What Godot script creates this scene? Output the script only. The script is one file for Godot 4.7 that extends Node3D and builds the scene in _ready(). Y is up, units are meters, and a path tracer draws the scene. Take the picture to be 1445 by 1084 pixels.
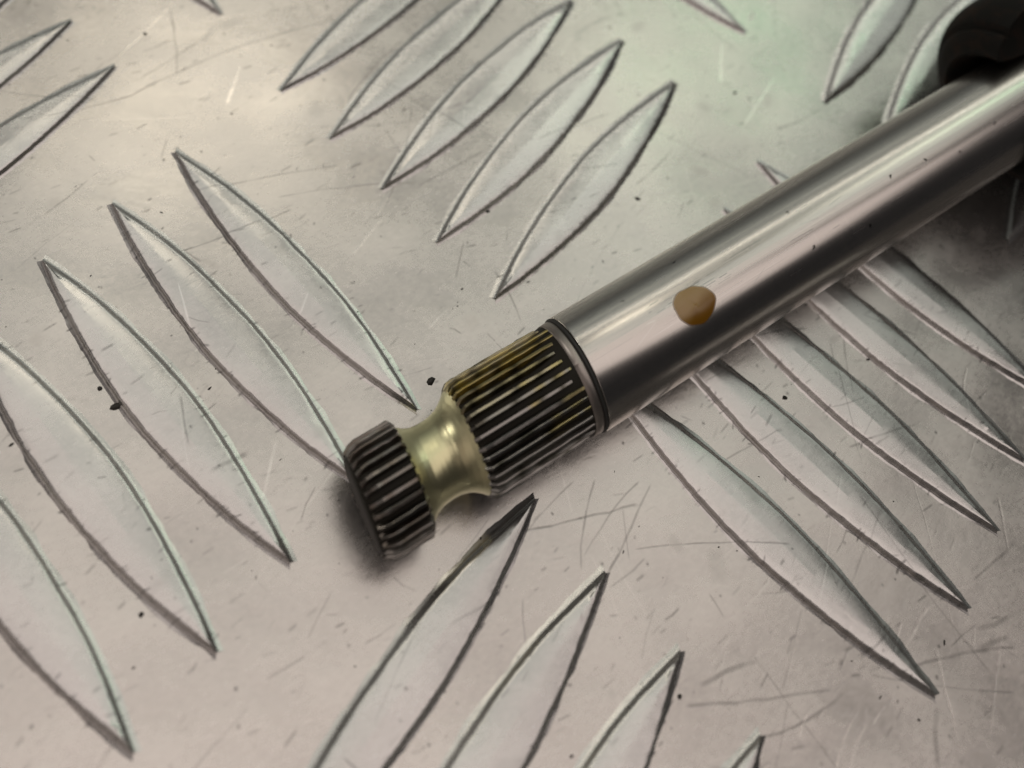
extends Node3D
# A splined steel shaft lying on aluminium tread plate. Shapes are written in units of U metres.
const U := 0.02
const TEX := 2048
const SPAN := 8.0            # the plate textures cover SPAN x SPAN units, centred on the origin
const ROD_R := 0.282
const RS := 1.035           # all radii of the shaft are times this
const HEAD_R := 0.260

var rng := RandomNumberGenerator.new()
var taken := {}
var plate_albedo: ImageTexture
var plate_height: ImageTexture
var plate_rough: ImageTexture

func _ready():
	rng.seed = 20240611
	camera_and_light()
	plate_textures()
	tread_plate()
	gear_shaft()
	dirt()

# ---------------------------------------------------------------- camera and light
func camera_and_light():
	var cam := Camera3D.new()
	cam.name = "camera"
	var att := CameraAttributesPhysical.new()
	att.frustum_near = 0.01
	att.frustum_far = 20.0
	att.frustum_focal_length = 5.0
	att.frustum_focus_distance = 0.1145
	att.exposure_aperture = 2.1
	cam.attributes = att
	cam.projection = Camera3D.PROJECTION_FRUSTUM
	cam.near = 0.01
	cam.far = 20.0
	cam.size = 2.0 * 0.01 * 542.0 / 1500.0
	cam.frustum_offset = Vector2(0.01 * (722.5 - 632.54) / 1500.0, -0.01 * (542.0 + 310.36) / 1500.0)
	cam.transform = Transform3D(Basis(Vector3(0.97524, 0.16727, 0.0386), Vector3(-0.09083, 0.70441, -0.69677), Vector3(-0.14374, 0.6898, 0.70216)).orthonormalized(), Vector3(-1.4846, 6.291, 1.7999) * U)
	add_child(cam)
	cam.current = true
	var env := Environment.new()
	env.background_mode = Environment.BG_COLOR
	env.background_color = Color(0.022, 0.021, 0.022).linear_to_srgb()
	env.tonemap_mode = Environment.TONE_MAPPER_LINEAR
	env.tonemap_exposure = 0.88
	env.sdfgi_enabled = true
	env.ssao_enabled = true
	env.ssil_enabled = true
	var we := WorldEnvironment.new()
	we.name = "world_environment"
	we.environment = env
	add_child(we)
	# workshop roof lights above the bench
	panel_light("roof_light", Vector3(0.14, 1.2, 0.27), Vector2(1.72, 0.54), Color(1.0, 0.87, 0.82), 0.36)
	panel_light("roof_light", Vector3(-0.11, 1.2, -0.048), Vector2(1.22, 0.094), Color(1.0, 0.875, 0.81), 0.36)
	panel_light("roof_light", Vector3(0.03, 1.2, -0.192), Vector2(1.5, 0.19), Color(1.0, 0.915, 0.85), 0.34)
	panel_light("roof_light", Vector3(0.03, 1.2, -0.408), Vector2(1.5, 0.24), Color(0.98, 0.98, 0.90), 0.25)
	panel_light("roof_light", Vector3(-0.23, 1.2, -0.924), Vector2(0.98, 0.79), Color(0.98, 0.96, 0.89), 0.115)
	panel_light("roof_light", Vector3(0.85, 1.2, -0.924), Vector2(1.18, 0.79), Color(0.94, 1.0, 0.91), 0.18)
	panel_light("strip_light", Vector3(-0.11, 1.1, -0.64), Vector2(0.34, 0.16), Color(1.0, 0.90, 0.74), 0.85)
	panel_light("strip_light", Vector3(0.46, 1.1, -0.66), Vector2(0.2, 0.14), Color(1.0, 0.92, 0.78), 0.70)
	panel_light("window_light", Vector3(0.63, 1.1, -0.78), Vector2(0.17, 0.16), Color(0.38, 1.0, 0.52), 0.42)
	panel_light("window_light", Vector3(0.2, 1.15, -1.9), Vector2(3.4, 1.15), Color(0.95, 1.0, 0.92), 0.085)
	panel_light("window_light", Vector3(0.2, 1.0, -1.8), Vector2(3.4, 0.07), Color(1.0, 0.98, 0.87), 0.30)
	panel_light("window_light", Vector3(0.2, 0.33, -1.9), Vector2(3.4, 0.5), Color(0.96, 1.0, 0.93), 0.035)
	panel_light("window_light", Vector3(-1.7, 0.6, 1.0), Vector2(2.2, 0.8), Color(1.0, 0.86, 0.80), 0.11)
	panel_light("window_light", Vector3(-1.0, 1.1, 1.4), Vector2(1.8, 1.2), Color(1.0, 0.80, 0.72), 0.10)
	panel_light("strip_light", Vector3(0.1, 1.15, -1.12), Vector2(1.7, 0.05), Color(1.0, 0.94, 0.80), 1.5)
	panel_light("work_light", Vector3(-1.5, 1.1, -0.62), Vector2(0.5, 0.5), Color(1.0, 0.94, 0.86), 2.5)

func panel_light(called: String, at: Vector3, size: Vector2, tint: Color, energy: float):
	var l := AreaLight3D.new()
	l.name = numbered(called)
	l.area_size = size
	l.area_normalize_energy = false
	l.light_color = tint.linear_to_srgb()
	l.light_energy = energy
	l.shadow_enabled = true
	add_child(l)
	l.look_at_from_position(at, Vector3.ZERO, Vector3(0, 0, -1) if absf(at.normalized().y) > 0.6 else Vector3.UP)

# ---------------------------------------------------------------- helpers
func numbered(called: String) -> String:
	if not taken.has(called):
		taken[called] = 0
		return called
	taken[called] += 1
	return "%s_%03d" % [called, taken[called]]

func tag(o: Node, label: String, category: String, group := "", kind := ""):
	o.set_meta("label", label)
	o.set_meta("category", category)
	if group: o.set_meta("group", group)
	if kind: o.set_meta("kind", kind)

func part(called: String, mesh: Mesh, m: Material, parent: Node) -> MeshInstance3D:
	var o := MeshInstance3D.new()
	o.name = called
	o.mesh = mesh
	o.material_override = m
	parent.add_child(o, true)
	return o

# a grid of points (rows x columns) as a smooth sheet; colours optional
func grid_mesh(p: Array, uv: Array, cols: Array, flip := false) -> ArrayMesh:
	var st := SurfaceTool.new()
	st.begin(Mesh.PRIMITIVE_TRIANGLES)
	st.set_smooth_group(0)
	var w: int = p[0].size()
	for i in p.size():
		for j in w:
			if uv: st.set_uv(uv[i][j])
			if cols: st.set_color(cols[i][j])
			st.add_vertex(p[i][j] * U)
	for i in p.size() - 1:
		for j in w - 1:
			var a := i * w + j
			var q := [a, a + 1, a + w, a + 1, a + w + 1, a + w]
			if flip: q = [a, a + w, a + 1, a + 1, a + w, a + w + 1]
			for k in q: st.add_index(k)
	st.generate_normals()
	return st.commit()

# profile of Vector2(along the axis, radius), turned round the axis X
func lathe(prof: Array, seg: int) -> ArrayMesh:
	var p := []
	var uv := []
	for i in prof.size():
		var row := []
		var ru := []
		for j in seg + 1:
			var a := TAU * j / seg
			row.append(Vector3(prof[i].x, prof[i].y * RS * cos(a), prof[i].y * RS * sin(a)))
			ru.append(Vector2(float(j) / seg, prof[i].x * 0.25))
		p.append(row)
		uv.append(ru)
	return grid_mesh(p, uv, [], true)

# a closed profile swept part of the way round the axis X, with flat ends
func sector(prof: Array, a0: float, a1: float, seg: int) -> ArrayMesh:
	var st := SurfaceTool.new()
	st.begin(Mesh.PRIMITIVE_TRIANGLES)
	var n := prof.size()
	for j in seg:
		var b0 := lerpf(a0, a1, float(j) / seg)
		var b1 := lerpf(a0, a1, float(j + 1) / seg)
		for i in n:
			var p: Vector2 = prof[i]
			var q: Vector2 = prof[(i + 1) % n]
			var c := [spun(p, b0), spun(q, b0), spun(p, b1), spun(q, b1)]
			st.set_smooth_group(0)
			for k in [0, 1, 2, 1, 3, 2]: st.add_vertex(c[k])
	var tri := Geometry2D.triangulate_polygon(PackedVector2Array(prof))
	for k in range(0, tri.size(), 3):
		st.set_smooth_group(1)
		for m in 3: st.add_vertex(spun(prof[tri[k + m]], a1))
		st.set_smooth_group(2)
		for m in 3: st.add_vertex(spun(prof[tri[k + 2 - m]], a0))
	st.generate_normals()
	return st.commit()

func spun(p: Vector2, a: float) -> Vector3:
	return Vector3(p.x, p.y * RS * cos(a), p.y * RS * sin(a)) * U

func metal(albedo: Color, rough: float, metallic := 1.0) -> StandardMaterial3D:
	var m := StandardMaterial3D.new()
	m.albedo_color = albedo.linear_to_srgb()
	m.roughness = rough
	m.metallic = metallic
	return m

# ---------------------------------------------------------------- the worn surface of the plate, as textures
var alb := PackedFloat32Array()
var hgt := PackedFloat32Array()
var rgh := PackedFloat32Array()

func noise_field(seed_: int, freq: float, octaves: int, side: int, stretch := Vector2.ONE, turn := 0.0) -> Image:
	var n := FastNoiseLite.new()
	n.seed = seed_
	n.noise_type = FastNoiseLite.TYPE_SIMPLEX_SMOOTH
	n.frequency = freq
	n.fractal_octaves = octaves
	var a := PackedFloat32Array()
	a.resize(side * side)
	for y in side:
		for x in side:
			var q := Vector2(x, y).rotated(-turn) * stretch if turn != 0.0 else Vector2(x, y) * stretch
			a[y * side + x] = n.get_noise_2d(q.x, q.y)
	var im := Image.create_from_data(side, side, false, Image.FORMAT_RF, a.to_byte_array())
	if side != TEX: im.resize(TEX, TEX, Image.INTERPOLATE_CUBIC)
	return im

# a mark on the plate from a to b (units): tint pulls the colour towards a value, dig lowers the surface
func stroke(a: Vector2, b: Vector2, width: float, value: float, amount: float, dig: float, gloss := 0.0):
	var k := TEX / SPAN
	var pa := (a + Vector2(SPAN, SPAN) / 2.0) * k
	var pb := (b + Vector2(SPAN, SPAN) / 2.0) * k
	var w := maxf(width * k, 0.6)
	var reach := int(ceil(w)) + 1
	var x0 := clampi(int(minf(pa.x, pb.x)) - reach, 0, TEX - 1)
	var x1 := clampi(int(maxf(pa.x, pb.x)) + reach, 0, TEX - 1)
	var y0 := clampi(int(minf(pa.y, pb.y)) - reach, 0, TEX - 1)
	var y1 := clampi(int(maxf(pa.y, pb.y)) + reach, 0, TEX - 1)
	var d := pb - pa
	var l2 := maxf(d.length_squared(), 0.01)
	var steep := absf(d.y) > absf(d.x)
	for y in range(y0, y1 + 1):
		var lo := x0
		var hi := x1
		if steep and absf(d.y) > 1.0:
			var c := pa.x + d.x * clampf((y - pa.y) / d.y, 0.0, 1.0)
			lo = clampi(int(c) - reach * 2, x0, x1)
			hi = clampi(int(c) + reach * 2, x0, x1)
		elif absf(d.y) > 4.0:
			var c0 := pa.x + d.x * clampf((y - reach * 1.5 - pa.y) / d.y, 0.0, 1.0)
			var c1 := pa.x + d.x * clampf((y + reach * 1.5 - pa.y) / d.y, 0.0, 1.0)
			lo = clampi(int(minf(c0, c1)) - reach, x0, x1)
			hi = clampi(int(maxf(c0, c1)) + reach, x0, x1)
		for x in range(lo, hi + 1):
			var q := Vector2(x, y) - pa
			var t := clampf(q.dot(d) / l2, 0.0, 1.0)
			var far := (q - d * t).length() / w
			if far < 1.0:
				var taper := minf(1.0, 4.0 * minf(t, 1.0 - t) + 0.25)
				var s := (1.0 - far * far) * taper
				var i := y * TEX + x
				alb[i] = lerpf(alb[i], value, amount * s)
				hgt[i] -= dig * s
				rgh[i] = clampf(rgh[i] + gloss * s, 0.1, 0.9)

# a scratch as the hand makes it: a little bent, pressed harder here and lighter there
func scratch(a: Vector2, b: Vector2, width: float, value: float, amount: float, dig: float, gloss := 0.0):
	var n := clampi(int((b - a).length() / 0.07), 2, 9)
	var side := (b - a).orthogonal() * rng.randfn(0.0, 0.025)
	var last := a
	for i in range(1, n + 1):
		var t := float(i) / n
		var p := a.lerp(b, t) + side * (4.0 * t * (1.0 - t)) + Vector2(rng.randfn(0, 0.002), rng.randfn(0, 0.002))
		var press := rng.randf_range(0.45, 1.0)
		stroke(last, p + (p - last) * 0.2, width * rng.randf_range(0.7, 1.1), value, amount * press, dig * press, gloss * press)
		last = p

func plate_textures():
	var total := TEX * TEX
	alb.resize(total)
	hgt.resize(total)
	rgh.resize(total)
	var low := noise_field(3, 0.012, 3, 256).get_data().to_float32_array()
	var mid := noise_field(8, 0.02, 4, 512, Vector2(1.0, 1.6)).get_data().to_float32_array()
	var fine := noise_field(21, 0.12, 3, 1024, Vector2(1.0, 1.8)).get_data().to_float32_array()
	var grain := noise_field(31, 0.11, 2, 1024, Vector2(1.0, 7.0), -0.5).get_data().to_float32_array()
	for i in total:
		alb[i] = 0.85 + 0.06 * low[i] + 0.055 * mid[i] + 0.02 * fine[i] + 0.025 * grain[i]
		hgt[i] = 0.5 + 0.9 * low[i] + 0.10 * mid[i] + 0.004 * fine[i] + 0.006 * grain[i]
		rgh[i] = 0.27 + 0.07 * mid[i] + 0.022 * fine[i] + 0.03 * grain[i]
	# hairlines every way
	for i in 700:
		var a := Vector2(rng.randf_range(-4, 4), rng.randf_range(-4, 4))
		var th := rng.randf_range(0, PI) if i % 3 else rng.randfn(-0.6, 0.35)
		var len := 0.05 + 0.9 * pow(rng.randf(), 3.0)
		var b := a + Vector2(cos(th), sin(th)) * len
		var bright := rng.randf() < 0.45
		scratch(a, b, rng.randf_range(0.003, 0.008), 0.95 if bright else 0.28, rng.randf_range(0.1, 0.4), rng.randf_range(0.0, 0.02))
	# short rolling marks
	for i in 5200:
		var a := Vector2(rng.randf_range(-4, 4), rng.randf_range(-4, 4))
		var th := rng.randfn(-0.5, 0.22)
		var len := rng.randf_range(0.015, 0.08)
		stroke(a, a + Vector2(cos(th), sin(th)) * len, rng.randf_range(0.004, 0.009), 0.3, rng.randf_range(0.05, 0.42) * pow(rng.randf(), 1.8), 0.008)
	# burrs and drag marks along the edges of the raised bars
	for bar in bars():
		var c := Vector2(bar[0].x, bar[0].z)
		var dir := Vector2(bar[1].x, bar[1].z)
		if absf(c.x) > 4.3 or absf(c.y) > 3.6: continue
		var nrm := Vector2(-dir.y, dir.x)
		for k in 75:
			var u := rng.randf_range(-0.97, 0.97)
			var side := 1.0 if rng.randf() < 0.72 else -1.0
			var q := c + dir * u + nrm * (side * (0.136 * (1.0 - u * u) + rng.randfn(0.0, 0.012)))
			var th := rng.randfn(-0.55, 0.3)
			var len := rng.randf_range(0.01, 0.05)
			stroke(q - Vector2(cos(th), sin(th)) * len * 0.5, q + Vector2(cos(th), sin(th)) * len * 0.5, rng.randf_range(0.004, 0.008), 0.2 if rng.randf() < 0.72 else 0.97, rng.randf_range(0.1, 0.55), 0.008)
	# rubbed patches
	for i in 160:
		var a := Vector2(rng.randf_range(-4, 4), rng.randf_range(-4, 4))
		var th := rng.randfn(-0.5, 0.5)
		stroke(a, a + Vector2(cos(th), sin(th)) * rng.randf_range(0.03, 0.2), rng.randf_range(0.02, 0.06), 0.6, 0.08, 0.0, 0.06)
	# specks
	for i in 600:
		var a := Vector2(rng.randf_range(-4, 4), rng.randf_range(-4, 4))
		stroke(a, a + Vector2(rng.randf_range(-0.012, 0.012), rng.randf_range(-0.012, 0.012)), rng.randf_range(0.004, 0.012), 0.2, rng.randf_range(0.1, 0.55), 0.0)
	# the scratches that can be told apart
	for s in [[-2.408, -1.898, -2.134, -2.307, 9], [-1.64, -1.887, -1.692, -1.635, 16], [-0.667, -1.05, -0.732, -0.941, 11], [-0.698, -0.92, -0.868, -0.71, 11], [1.941, 1.045, 1.842, 1.153, 7],
		[2.087, 1.152, 2.067, 1.467, 13], [1.624, 1.413, 1.474, 1.589, 10], [2.475, 1.094, 2.242, 1.474, 9], [2.109, 0.984, 1.933, 1.134, 9], [1.745, 1.354, 1.66, 1.415, 5], [1.331, 1.378, 1.273, 1.45, 7],
		[-1.121, -0.472, -1.191, -0.305, 8], [-1.243, 0.253, -1.286, 0.481, 11], [1.761, -2.261, 1.68, -1.974, 12], [2.1, -2.023, 1.792, -1.658, 12], [-0.322, -0.405, -0.427, -0.31, 6],
		[2.804, -0.139, 2.69, 0.122, 8], [1.606, 1.362, 1.405, 1.586, 6], [-1.84, -0.5, -1.733, -0.247, 7], [2.713, 0.519, 2.668, 0.742, 8]]:
		scratch(Vector2(s[0], s[1]), Vector2(s[2], s[3]), s[4] * 0.001, 0.97, 0.7, 0.02, -0.05)
	for s in [[-2.14, -2.284, -2.031, -1.807, 10], [-2.752, -1.449, -2.287, -1.633, 8], [-2.287, -1.633, -1.035, -2.269, 10], [-2.244, -1.766, -1.948, -2.026, 8], [0.04, 0.65, 0.296, 0.441, 6],
		[0.326, 0.751, 0.651, 0.445, 7], [0.427, 0.426, 0.299, 0.785, 8], [0.444, 0.879, 0.628, 0.772, 7], [0.559, 0.553, 0.558, 0.747, 7], [0.745, 1.332, 1.466, 1.293, 9], [1.098, 1.449, 1.534, 1.308, 9],
		[2.415, 0.874, 2.708, 0.727, 9], [2.345, 1.076, 2.532, 1.032, 16], [2.327, 1.159, 2.488, 1.108, 18], [2.011, 1.363, 1.932, 1.554, 24], [1.829, 0.087, 2.052, 0.041, 6], [2.022, 0.284, 2.144, 0.229, 6],
		[-0.006, 0.918, -0.006, 1.078, 6], [1.683, 0.754, 1.778, 0.649, 6], [-1.75, 0.058, -1.685, 0.265, 9], [-1.553, 0.389, -1.404, 0.314, 16], [-2.029, -0.498, -1.945, -0.574, 6],
		[-0.484, -1.122, -0.021, -1.39, 8], [0.928, -1.186, 1.215, -1.434, 7], [0.309, -1.45, 0.819, -1.669, 8], [-2.438, -1.085, -2.629, -0.874, 7], [0.832, 1.259, 1.12, 1.177, 14], [0.95, 0.913, 1.003, 0.998, 6],
		[1.671, 1.181, 1.812, 1.103, 10], [-0.375, 1.016, -0.164, 0.928, 10], [-0.641, 0.821, -0.539, 0.878, 6], [-1.036, 1.049, -0.944, 0.895, 6], [1.167, 0.337, 1.489, 0.205, 6],
		[1.939, 1.216, 2.507, 1.151, 10], [-1.219, 1.192, -1.065, 1.123, 8], [2.01, -1.615, 2.375, -1.789, 8], [0.567, -1.268, 0.806, -1.299, 9]]:
		scratch(Vector2(s[0], s[1]), Vector2(s[2], s[3]), s[4] * 0.0009, 0.32, 0.32, 0.008)
	var ca := PackedByteArray()
	var cr := PackedByteArray()
	ca.resize(total * 3)
	cr.resize(total)
	for i in total:
		var v := clampf(alb[i], 0.0, 1.0)
		ca[i * 3] = int(v * 254.0)
		ca[i * 3 + 1] = int(v * 250.0)
		ca[i * 3 + 2] = int(v * 246.0)
		cr[i] = int(clampf(rgh[i], 0.0, 1.0) * 255.0)
	plate_albedo = ImageTexture.create_from_image(Image.create_from_data(TEX, TEX, false, Image.FORMAT_RGB8, ca))
	plate_rough = ImageTexture.create_from_image(Image.create_from_data(TEX, TEX, false, Image.FORMAT_L8, cr))
	plate_height = ImageTexture.create_from_image(Image.create_from_data(TEX, TEX, false, Image.FORMAT_RF, hgt.to_byte_array()))

func plate_material(worn: bool) -> StandardMaterial3D:
	var m := StandardMaterial3D.new()
	m.albedo_texture = plate_albedo
	m.albedo_color = (Color(0.885, 0.905, 0.905) if worn else Color(0.86, 0.852, 0.83)).linear_to_srgb()
	m.metallic = 0.92
	m.roughness = 1.0
	m.roughness_texture = plate_rough
	m.roughness_texture_channel = BaseMaterial3D.TEXTURE_CHANNEL_RED
	m.heightmap_enabled = true
	m.heightmap_texture = plate_height
	m.heightmap_scale = 0.025
	m.uv1_triplanar = true
	m.uv1_world_triplanar = true
	m.uv1_scale = Vector3.ONE / (SPAN * U)
	m.uv1_offset = Vector3(0.5, 0.5, 0.5)
	return m

# ---------------------------------------------------------------- tread plate
func bar_mesh(seed_: int) -> ArrayMesh:
	var n := FastNoiseLite.new()
	n.seed = seed_
	n.frequency = 30.0
	n.fractal_octaves = 3
	var wide := 0.136 * (1.0 + 0.04 * sin(seed_ * 1.7))
	var ds := [-0.030, -0.022, -0.014, -0.007, -0.001, 0.003, 0.0065, 0.0105, 0.016, 0.026, 0.05, 0.08, 0.12]
	var zs := [-0.003, 0.0006, 0.0025, 0.0054, 0.0100, 0.0195, 0.0268, 0.0304, 0.0325, 0.0342, 0.0362, 0.0384, 0.0400]
	var p := []
	var steps := 110
	for i in steps + 1:
		var u := -1.0 + 2.0 * i / steps
		u = signf(u) * (1.0 - pow(1.0 - absf(u), 1.25))
		var w := wide * (1.0 - u * u) * (1.0 + 0.03 * n.get_noise_1d(u * 0.05 + 40.0))
		var row := []
		for side in [-1, 1]:
			var rough: float = (0.0035 if side > 0 else 0.002) * n.get_noise_2d(u, side * 3.0) + 0.002 * sin(u * 7.0 + seed_ + side)
			for k in ds.size():
				var kk: int = k if side < 0 else ds.size() - 1 - k
				# the shoulder is sharper here and softer there
				var soft: float = 1.0 + 0.55 * n.get_noise_2d(u * 0.12, side * 9.0 + 3.0) + (0.25 if side < 0 else -0.2)
				var d: float = minf(ds[kk] * (soft if ds[kk] < 0.03 else 1.0), w)
				var z: float = zs[kk]
				if ds[kk] > w: z = height_at(w, ds, zs)
				var fade := clampf(1.0 - (d - 0.02) * 30.0, 0.0, 1.0)
				row.append(Vector3(u * (1.0 if ds[kk] >= 0 else 1.0 - ds[kk] * 0.9), z, side * maxf(0.0, w - d + rough * fade * clampf(w * 20.0, 0.0, 1.0))))
			if side < 0:
				row.append(Vector3(u, height_at(w, ds, zs), 0.0))
		p.append(row)
	return grid_mesh(p, [], [], true)

func height_at(d: float, ds: Array, zs: Array) -> float:
	for k in ds.size() - 1:
		if d <= ds[k + 1]:
			return lerpf(zs[k], zs[k + 1], (d - ds[k]) / (ds[k + 1] - ds[k]))
	return zs[-1] + 0.001 * (1.0 - pow(1.0 - clampf((d - 0.12) / 0.025, 0.0, 1.0), 2.0))

func tread_plate():
	var plate := Node3D.new()
	plate.name = "ground_plate"
	add_child(plate)
	plate.set_meta("label", "scuffed grey aluminium tread plate with raised pointed bars under everything")
	plate.set_meta("kind", "structure")
	var box := BoxMesh.new()
	box.size = Vector3(4.0, 0.003, 4.0)
	var sheet := part("sheet", box, plate_material(false), plate)
	sheet.position.y = -0.0015
	var worn := plate_material(true)
	var shapes := []
	for k in 6: shapes.append(bar_mesh(11 + 7 * k))
	var count := 0
	for b in bars():
		var o := part("raised_bar", shapes[(count * 5 + count / 5) % 6], worn, plate)
		count += 1
		var x: Vector3 = b[1]
		var z := x.cross(Vector3.UP)
		o.transform = Transform3D(Basis(x, Vector3.UP, z), b[0] * U)

# groups of five bars, their middles on a square lattice, every other group turned a quarter: [middle, direction]
func bars() -> Array:
	var ud := Vector3(0.72565, 0, 0.68807).normalized()
	var vd := Vector3(0.68807, 0, -0.72565).normalized()
	var pitch := 0.4529
	var middles := {}
	for i in range(-2, 4):
		for j in range(-2, 4):
			middles[Vector2i(i, j)] = Vector3(-1.862, 0, 0.0771) + ud * (2.643 * i) + vd * (2.653 * j)
	# measured middles of the groups in view
	middles[Vector2i(1, 1)] = Vector3(1.9063, 0, -0.0177)
	middles[Vector2i(-1, 1)] = Vector3(-1.9126, 0, -3.6051)
	middles[Vector2i(0, 2)] = Vector3(1.8562, 0, -3.7151)
	middles[Vector2i(-1, 0)] = Vector3(-3.7629, 0, -1.7173)
	middles[Vector2i(0, 1)] = Vector3(-0.0101, 0, -1.8186)
	middles[Vector2i(1, 0)] = Vector3(0.0647, 0, 1.8623)
	middles[Vector2i(1, 2)] = Vector3(3.7769, 0, -1.9484)
	var list := []
	for at in middles:
		var c: Vector3 = middles[at]
		if absf(c.x) > 5.0 or c.z < -5.0 or c.z > 4.2: continue
		var turned: bool = (at.x + at.y) % 2 != 0
		for k in 5:
			list.append([c + (ud if turned else vd) * (pitch * (k - 2)), vd if turned else ud])
	return list

# ---------------------------------------------------------------- shaft
func gear_shaft():
	var shaft := Node3D.new()
	shaft.name = "splined_shaft"
	tag(shaft, "polished steel shaft with a necked, splined end lying across the tread plate", "shaft")
	add_child(shaft)
	var x := Vector3(0.8894, 0.0982, -0.4464).normalized()
	var z := x.cross(Vector3.UP).normalized()
	var y := z.cross(x).normalized()
	shaft.transform = Transform3D(Basis(x, y, z), (Vector3(-0.6502, 0.2744, 0.5037) - x * 0.016) * U)
	# local axes: +x along the shaft away from the splined end, +y up, +z towards the viewer's lower right
	var steel := rod_material()
	part("rod", lathe([Vector2(1.066, 0.15), Vector2(1.066, 0.276), Vector2(1.068, 0.2812), Vector2(1.071, ROD_R), Vector2(1.6, ROD_R), Vector2(2.4, ROD_R), Vector2(3.2, ROD_R), Vector2(4.0, ROD_R), Vector2(5.2, ROD_R), Vector2(6.4, ROD_R), Vector2(7.2, ROD_R), Vector2(7.2, 0.0)], 96), steel, shaft)
	var black := metal(Color(0.017, 0.015, 0.011), 0.55, 0.0)
	black.metallic_specular = 0.25
	var tooth_steel := metal(Color(0.9, 0.9, 0.9), 0.3, 1.0)
	tooth_steel.vertex_color_use_as_albedo = true
	# head
	var head := part("splined_head", lathe([Vector2(-0.178, 0.0), Vector2(-0.178, 0.200), Vector2(-0.172, 0.209), Vector2(-0.14, 0.230), Vector2(0.078, 0.230), Vector2(0.09, 0.222), Vector2(0.092, 0.17)], 78), black, shaft)
	add_teeth(head, -0.168, 0.094, 0.228, HEAD_R, 30, tooth_steel, true)
	# neck
	var neck := []
	for i in 37:
		var t := i / 36.0
		var r := 0.174 + 0.06 * pow(absf(t * 2.0 - 0.96), 2.6)
		if t > 0.5: r = 0.174 + 0.07 * pow((t - 0.48) / 0.52, 2.2)
		neck.append(Vector2(0.086 + t * 0.312, r + rng.randfn(0.0, 0.0006)))
	var brass := metal(Color(0.69, 0.66, 0.41), 0.33, 1.0)
	part("neck", lathe(neck, 72), brass, shaft)
	# main spline: the cutter runs out towards the rod, so the grooves rise to the surface
	var body := part("splined_body", lathe([Vector2(0.396, 0.18), Vector2(0.396, 0.232), Vector2(0.405, 0.243), Vector2(0.78, 0.243), Vector2(0.86, 0.252), Vector2(0.95, 0.264), Vector2(1.0, 0.2705)], 78), black, shaft)
	add_teeth(body, 0.392, 1.01, 0.241, 0.272, 34, tooth_steel, false)
	part("land", lathe([Vector2(0.990, 0.26), Vector2(0.992, 0.2712), Vector2(1.036, 0.2735), Vector2(1.044, 0.270), Vector2(1.046, 0.25)], 96), metal(Color(0.34, 0.31, 0.285), 0.42), shaft)
	part("ring", lathe([Vector2(1.044, 0.24), Vector2(1.045, 0.272), Vector2(1.050, 0.280), Vector2(1.056, 0.2815), Vector2(1.062, 0.279), Vector2(1.066, 0.27), Vector2(1.068, 0.24)], 96), metal(Color(0.025, 0.025, 0.023), 0.6, 0.2), shaft)
	# varnish dot: a thin cap that follows the rod
	var p := []
	var tints := []
	for i in 11:
		var row := []
		var tint := []
		for j in 65:
			var a := TAU * j / 64.0
			var rr := i / 10.0
			var wob := 1.0 + 0.05 * sin(2.0 * a + 0.6) + 0.035 * sin(3.0 * a + 2.0) + 0.02 * sin(5.0 * a + 0.7) + 0.012 * sin(9.0 * a)
			var t := 1.722 + 0.120 * rr * wob * cos(a)
			var phi := deg_to_rad(10.5) + 0.094 * rr * wob * sin(a) / ROD_R
			var r := ROD_R + 0.0006 + 0.012 * (1.0 - rr * rr) * (0.8 + 0.2 * sin(a))
			row.append(Vector3(t, r * RS * cos(phi), r * RS * sin(phi)))
			# thicker, darker resin towards the low side and the rim, thin at the very edge
			var deep := smoothstep(-0.35, 0.55, rr * sin(a + 0.25) + 0.10 * sin(3.0 * a + rr * 4.0))
			var c := Color(0.36, 0.20, 0.02).lerp(Color(0.19, 0.085, 0.002), deep)
			c.a = 0.22 if i == 10 else 0.70 + 0.24 * deep
			tint.append(c)
		p.append(row)
		tints.append(tint)
	var varnish := metal(Color(1, 1, 1), 0.3, 0.0)
	varnish.vertex_color_use_as_albedo = true
	varnish.transparency = BaseMaterial3D.TRANSPARENCY_ALPHA
	varnish.clearcoat_enabled = true
	varnish.clearcoat = 0.5
	varnish.clearcoat_roughness = 0.25
	part("varnish_dot", grid_mesh(p, [], tints, true), varnish, shaft).set_meta("label", "amber dot of dried varnish on the bright rod")
	# collar: a dark rounded boss round the shaft
	var prof := [Vector2(4.66, 0.302), Vector2(4.62, 0.305), Vector2(4.47, 0.33), Vector2(4.37, 0.355), Vector2(4.335, 0.375), Vector2(4.328, 0.395)]
	for i in 8:
		var t := 4.335 + 0.08 * i / 7.0
		prof.append(Vector2(t, 0.63 * pow(1.0 - pow((4.72 - t) / 0.455, 2.4), 1.0 / 2.4) + 0.004 * sin(PI * i / 7.0)))
	prof.append_array([Vector2(4.418, 0.50), Vector2(4.435, 0.48), Vector2(4.452, 0.50), Vector2(4.456, 0.55)])
	for i in 8:
		var t := 4.462 + 0.255 * i / 7.0
		prof.append(Vector2(t, 0.63 * pow(1.0 - pow((4.72 - t) / 0.455, 2.4), 1.0 / 2.4)))
	prof.append_array([Vector2(5.45, 0.63), Vector2(5.498, 0.6), Vector2(5.498, 0.305)])
	part("flange", lathe([Vector2(5.5, 0.25), Vector2(5.5, 0.76), Vector2(5.54, 0.79), Vector2(5.86, 0.79), Vector2(5.9, 0.76), Vector2(5.9, 0.25)], 96), collar_material(), shaft)
	part("collar", sector(prof, deg_to_rad(-300.0), deg_to_rad(-33.0), 96), collar_material(), shaft)

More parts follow.
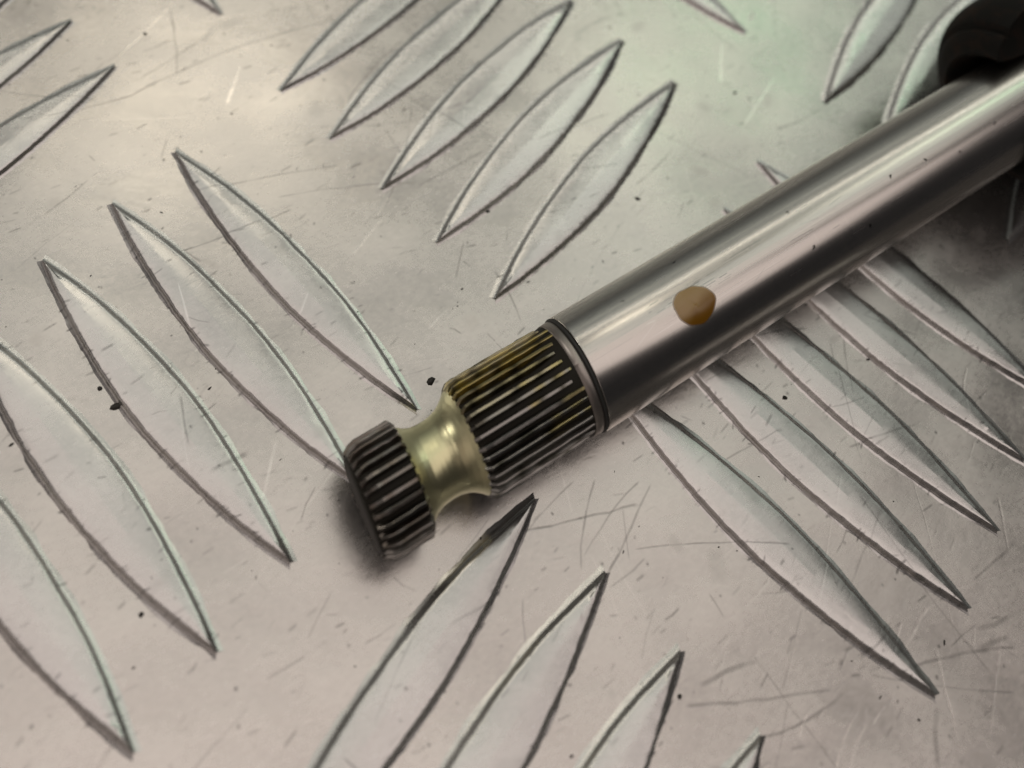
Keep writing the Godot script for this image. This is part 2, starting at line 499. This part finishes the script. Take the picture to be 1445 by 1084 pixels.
func add_teeth(parent: Node, t0: float, t1: float, r0: float, r1: float, n: int, m: Material, head: bool):
	var pitch := TAU / n
	for k in n:
		var st := SurfaceTool.new()
		st.begin(Mesh.PRIMITIVE_TRIANGLES)
		var mid := k * pitch + rng.randfn(0, 0.006)
		var stations := [0.0, 0.05, 0.12, 0.2, 0.28, 0.36, 0.44, 0.52, 0.6, 0.68, 0.76, 0.84, 0.9, 0.96, 1.0] if not head else [0.0, 0.12, 0.25, 0.38, 0.5, 0.62, 0.75, 0.93, 1.0]
		var last: float = t1 + (rng.randf_range(-0.07, 0.0) if not head else 0.0)
		var rows := []
		var tints := []
		for f in stations:
			var t: float = lerpf(t0, last, f)
			var top := r1
			if f == 0.0: top = r0 + 0.006
			elif f < 0.06: top = r1 - 0.004
			elif head and f < 0.13: top = r1 - 0.009
			if head and f == 1.0: top = r0 + 0.01
			if not head and f == 1.0: top = r1 - 0.002
			top += rng.randfn(0, 0.0009)
			var nick := rng.randf() < 0.06
			if nick: top -= rng.randf_range(0.002, 0.006)
			var half := pitch * 0.31
			var tip := pitch * (0.15 + 0.03 * rng.randf())
			var row := []
			for s in [[-half, r0 - 0.004], [-tip, top - 0.003], [-tip * 0.7, top], [tip * 0.7, top], [tip, top - 0.003], [half, r0 - 0.004]]:
				var a: float = mid + s[0]
				row.append(Vector3(t, s[1] * RS * cos(a), s[1] * RS * sin(a)))
			rows.append(row)
			# dried yellow residue on the upper left of the body; brown grime on the head
			var c := Color(0.30, 0.29, 0.27)
			if head:
				c = Color(0.17, 0.145, 0.12).lerp(Color(0.26, 0.25, 0.23), rng.randf())
			else:
				var up := fposmod(mid + PI, TAU) - PI
				var patch := clampf(1.2 - absf(up + 0.85) * 1.3, 0.0, 1.0) * (0.35 + 0.65 * rng.randf())
				if f > 0.55 and absf(up - 0.1) < 0.7 and rng.randf() < 0.55: patch = maxf(patch, 0.6)
				c = c.lerp(Color(0.42, 0.34, 0.10), patch)
				if nick or rng.randf() < 0.15: c = c.lerp(Color(0.05, 0.045, 0.03), 0.75)
			tints.append(c)
		var w := 6
		for i in rows.size():
			for j in w:
				st.set_color(tints[i])
				st.set_smooth_group(-1)
				st.add_vertex(rows[i][j] * U)
		for i in rows.size() - 1:
			for j in w - 1:
				var a := i * w + j
				for q in [a, a + w, a + 1, a + 1, a + w, a + w + 1]: st.add_index(q)
		for j in range(1, w - 1):
			for q in [0, j, j + 1]: st.add_index(q)
			var e := (rows.size() - 1) * w
			for q in [e, e + j + 1, e + j]: st.add_index(q)
		st.deindex()
		st.generate_normals()
		part("tooth", st.commit(), m, parent)

func rod_material() -> StandardMaterial3D:
	var w := 1024
	var h := 2048
	var r := RandomNumberGenerator.new()
	r.seed = 5
	var im := Image.create(w, h, false, Image.FORMAT_RGB8)
	im.fill(Color(0.80, 0.79, 0.77))
	var ro := Image.create(w, h, false, Image.FORMAT_L8)
	ro.fill(Color(0.235, 0.235, 0.235))
	# polishing streaks run along the rod (v); u goes round it
	for i in 900:
		var x := r.randi_range(0, w - 1)
		var y := r.randi_range(0, h - 1)
		var v := r.randf_range(0.73, 0.84)
		im.fill_rect(Rect2i(x, y, 1, r.randi_range(20, 260)), Color(v, v * 0.99, v * 0.97))
	for i in 500:
		var x := r.randi_range(0, w - 1)
		var y := r.randi_range(0, h - 1)
		var v := r.randf_range(0.15, 0.3)
		ro.fill_rect(Rect2i(x, y, r.randi_range(1, 3), r.randi_range(10, 200)), Color(v, v, v))
	# turning marks round the rod and stray scratches
	for i in 420:
		var v := r.randf_range(0.16, 0.27)
		ro.fill_rect(Rect2i(r.randi_range(0, w - 200), r.randi_range(0, h - 2), r.randi_range(60, 400), 1), Color(v, v, v))
	for i in 130:
		var x := r.randf_range(0, w - 1)
		var y := r.randf_range(0, h - 1)
		var d := Vector2(r.randfn(0.0, 0.35), 1.0).normalized()
		var v := r.randf_range(0.5, 0.95)
		for k in r.randi_range(8, 90):
			im.set_pixel(int(fposmod(x + d.x * k, w)), int(fposmod(y + d.y * k, h)), Color(v, v, v * 0.98))
	# dark nicks: angle round the rod in degrees, place along it
	for s in [[23.1, 2.508, 7], [14.0, 4.016, 8], [7.5, 3.45, 4], [19.4, 3.69, 4], [3.8, 3.184, 5], [-39.4, 1.777, 4], [35.0, 2.9, 3], [-20.0, 2.5, 3], [-30.0, 1.4, 3]]:
		var x := int(fposmod(s[0] / 360.0, 1.0) * w)
		var y := int(fposmod(s[1] * 0.25, 1.0) * h)
		for k in s[2]:
			im.fill_rect(Rect2i(x + r.randi_range(-3, 3), y + r.randi_range(-4, 4), r.randi_range(2, 4), r.randi_range(3, 6)), Color(0.16, 0.14, 0.13))
	# smear beside the dot
	for k in 26:
		var a := r.randf_range(-12.0, 6.0)
		var t := r.randf_range(1.45, 1.95)
		var v := r.randf_range(0.66, 0.74)
		im.fill_rect(Rect2i(int(fposmod(a / 360.0, 1.0) * w), int(t * 0.25 * h), r.randi_range(1, 3), r.randi_range(8, 50)), Color(v, v, v * 0.97))
	var m := metal(Color(0.95, 0.94, 0.925), 1.0)
	m.albedo_texture = ImageTexture.create_from_image(im)
	m.roughness_texture = ImageTexture.create_from_image(ro)
	m.roughness_texture_channel = BaseMaterial3D.TEXTURE_CHANNEL_RED
	return m

func collar_material() -> StandardMaterial3D:
	var m := metal(Color(0.9, 0.9, 0.9), 0.65, 0.0)
	m.metallic_specular = 0.22
	var n := FastNoiseLite.new()
	n.seed = 4
	n.frequency = 0.02
	n.fractal_octaves = 4
	var im := Image.create(256, 256, false, Image.FORMAT_RGB8)
	for y in 256:
		for x in 256:
			var v := clampf(0.5 + n.get_noise_2d(x, y), 0.0, 1.0)
			im.set_pixel(x, y, Color(0.010, 0.0098, 0.009).lerp(Color(0.022, 0.014, 0.010), smoothstep(0.55, 0.85, v)).linear_to_srgb())
	m.albedo_texture = ImageTexture.create_from_image(im)
	m.uv1_triplanar = true
	m.uv1_scale = Vector3.ONE * 60.0
	return m

# ---------------------------------------------------------------- dirt
func flake(size: float, r: RandomNumberGenerator, st: SurfaceTool, at: Vector3, long := 1.6, turn := 0.0):
	var n := 7
	var ring := []
	for j in n:
		var a := TAU * j / n
		var q := Vector2(cos(a) * long, sin(a)) * size * r.randf_range(0.65, 1.2)
		q = q.rotated(turn)
		ring.append(Vector3(q.x, 0.0, q.y))
	var top := Vector3(size * 0.1, size * r.randf_range(0.5, 0.8), 0.0)
	for j in n:
		var a: Vector3 = ring[j]
		var b: Vector3 = ring[(j + 1) % n]
		var ma := a * 0.72 + Vector3(0, size * 0.42, 0)
		var mb := b * 0.72 + Vector3(0, size * 0.42, 0)
		for v in [a, b, ma, b, mb, ma, ma, mb, top]:
			st.add_vertex((at + v) * U)

func dirt():
	var black := metal(Color(0.02, 0.018, 0.014), 0.6, 0.1)
	var r := RandomNumberGenerator.new()
	r.seed = 77
	for c in [[-0.429, -0.031, 0.030, "largest black grit crumb, lying just above the spline by the neck"], [-2.067, 0.1, 0.026, "long black grit crumb touching a raised bar on the left"],
		[-2.161, 0.019, 0.016, "small round black grit crumb between two raised bars on the left"], [0.925, -1.094, 0.018, "lone dark grit crumb on the plain patch above the rod"],
		[-0.053, -0.979, 0.017, "black grit crumb at the lower edge of a raised bar at the top"], [-2.269, -2.077, 0.017, "round dark grit crumb near the top left corner"],
		[1.602, 0.033, 0.020, "black grit crumb between the raised bars below the rod"], [-1.802, 0.951, 0.020, "upright black grit crumb between the lower left bars"],
		[0.718, 1.299, 0.013, "tiny dark grit crumb beside the pointed bar at the bottom"], [1.77, -1.875, 0.017, "dark grit crumb on the bare greenish patch at the top right"]]:
		var st := SurfaceTool.new()
		st.begin(Mesh.PRIMITIVE_TRIANGLES)
		flake(c[2] * 0.72, r, st, Vector3.ZERO, r.randf_range(1.0, 1.9), r.randf_range(-0.8, 0.3))
		st.generate_normals()
		var o := MeshInstance3D.new()
		o.name = numbered("grit_crumb")
		o.mesh = st.commit()
		o.material_override = black
		o.position = Vector3(c[0], 0.0, c[1]) * U
		tag(o, c[3], "grit", "grit crumbs on the plate")
		add_child(o)
	var st := SurfaceTool.new()
	st.begin(Mesh.PRIMITIVE_TRIANGLES)
	for i in 220:
		flake(0.002 + 0.005 * pow(r.randf(), 3.0), r, st, Vector3(r.randf_range(-3.4, 3.2), 0.0, r.randf_range(-2.9, 2.0)), r.randf_range(1.0, 3.0), r.randf_range(-1.2, 0.4))
	st.generate_normals()
	var dust := MeshInstance3D.new()
	dust.name = "dirt_specks"
	dust.mesh = st.commit()
	dust.material_override = black
	tag(dust, "fine dark specks of dirt strewn over the whole plate", "dirt", "", "stuff")
	add_child(dust)
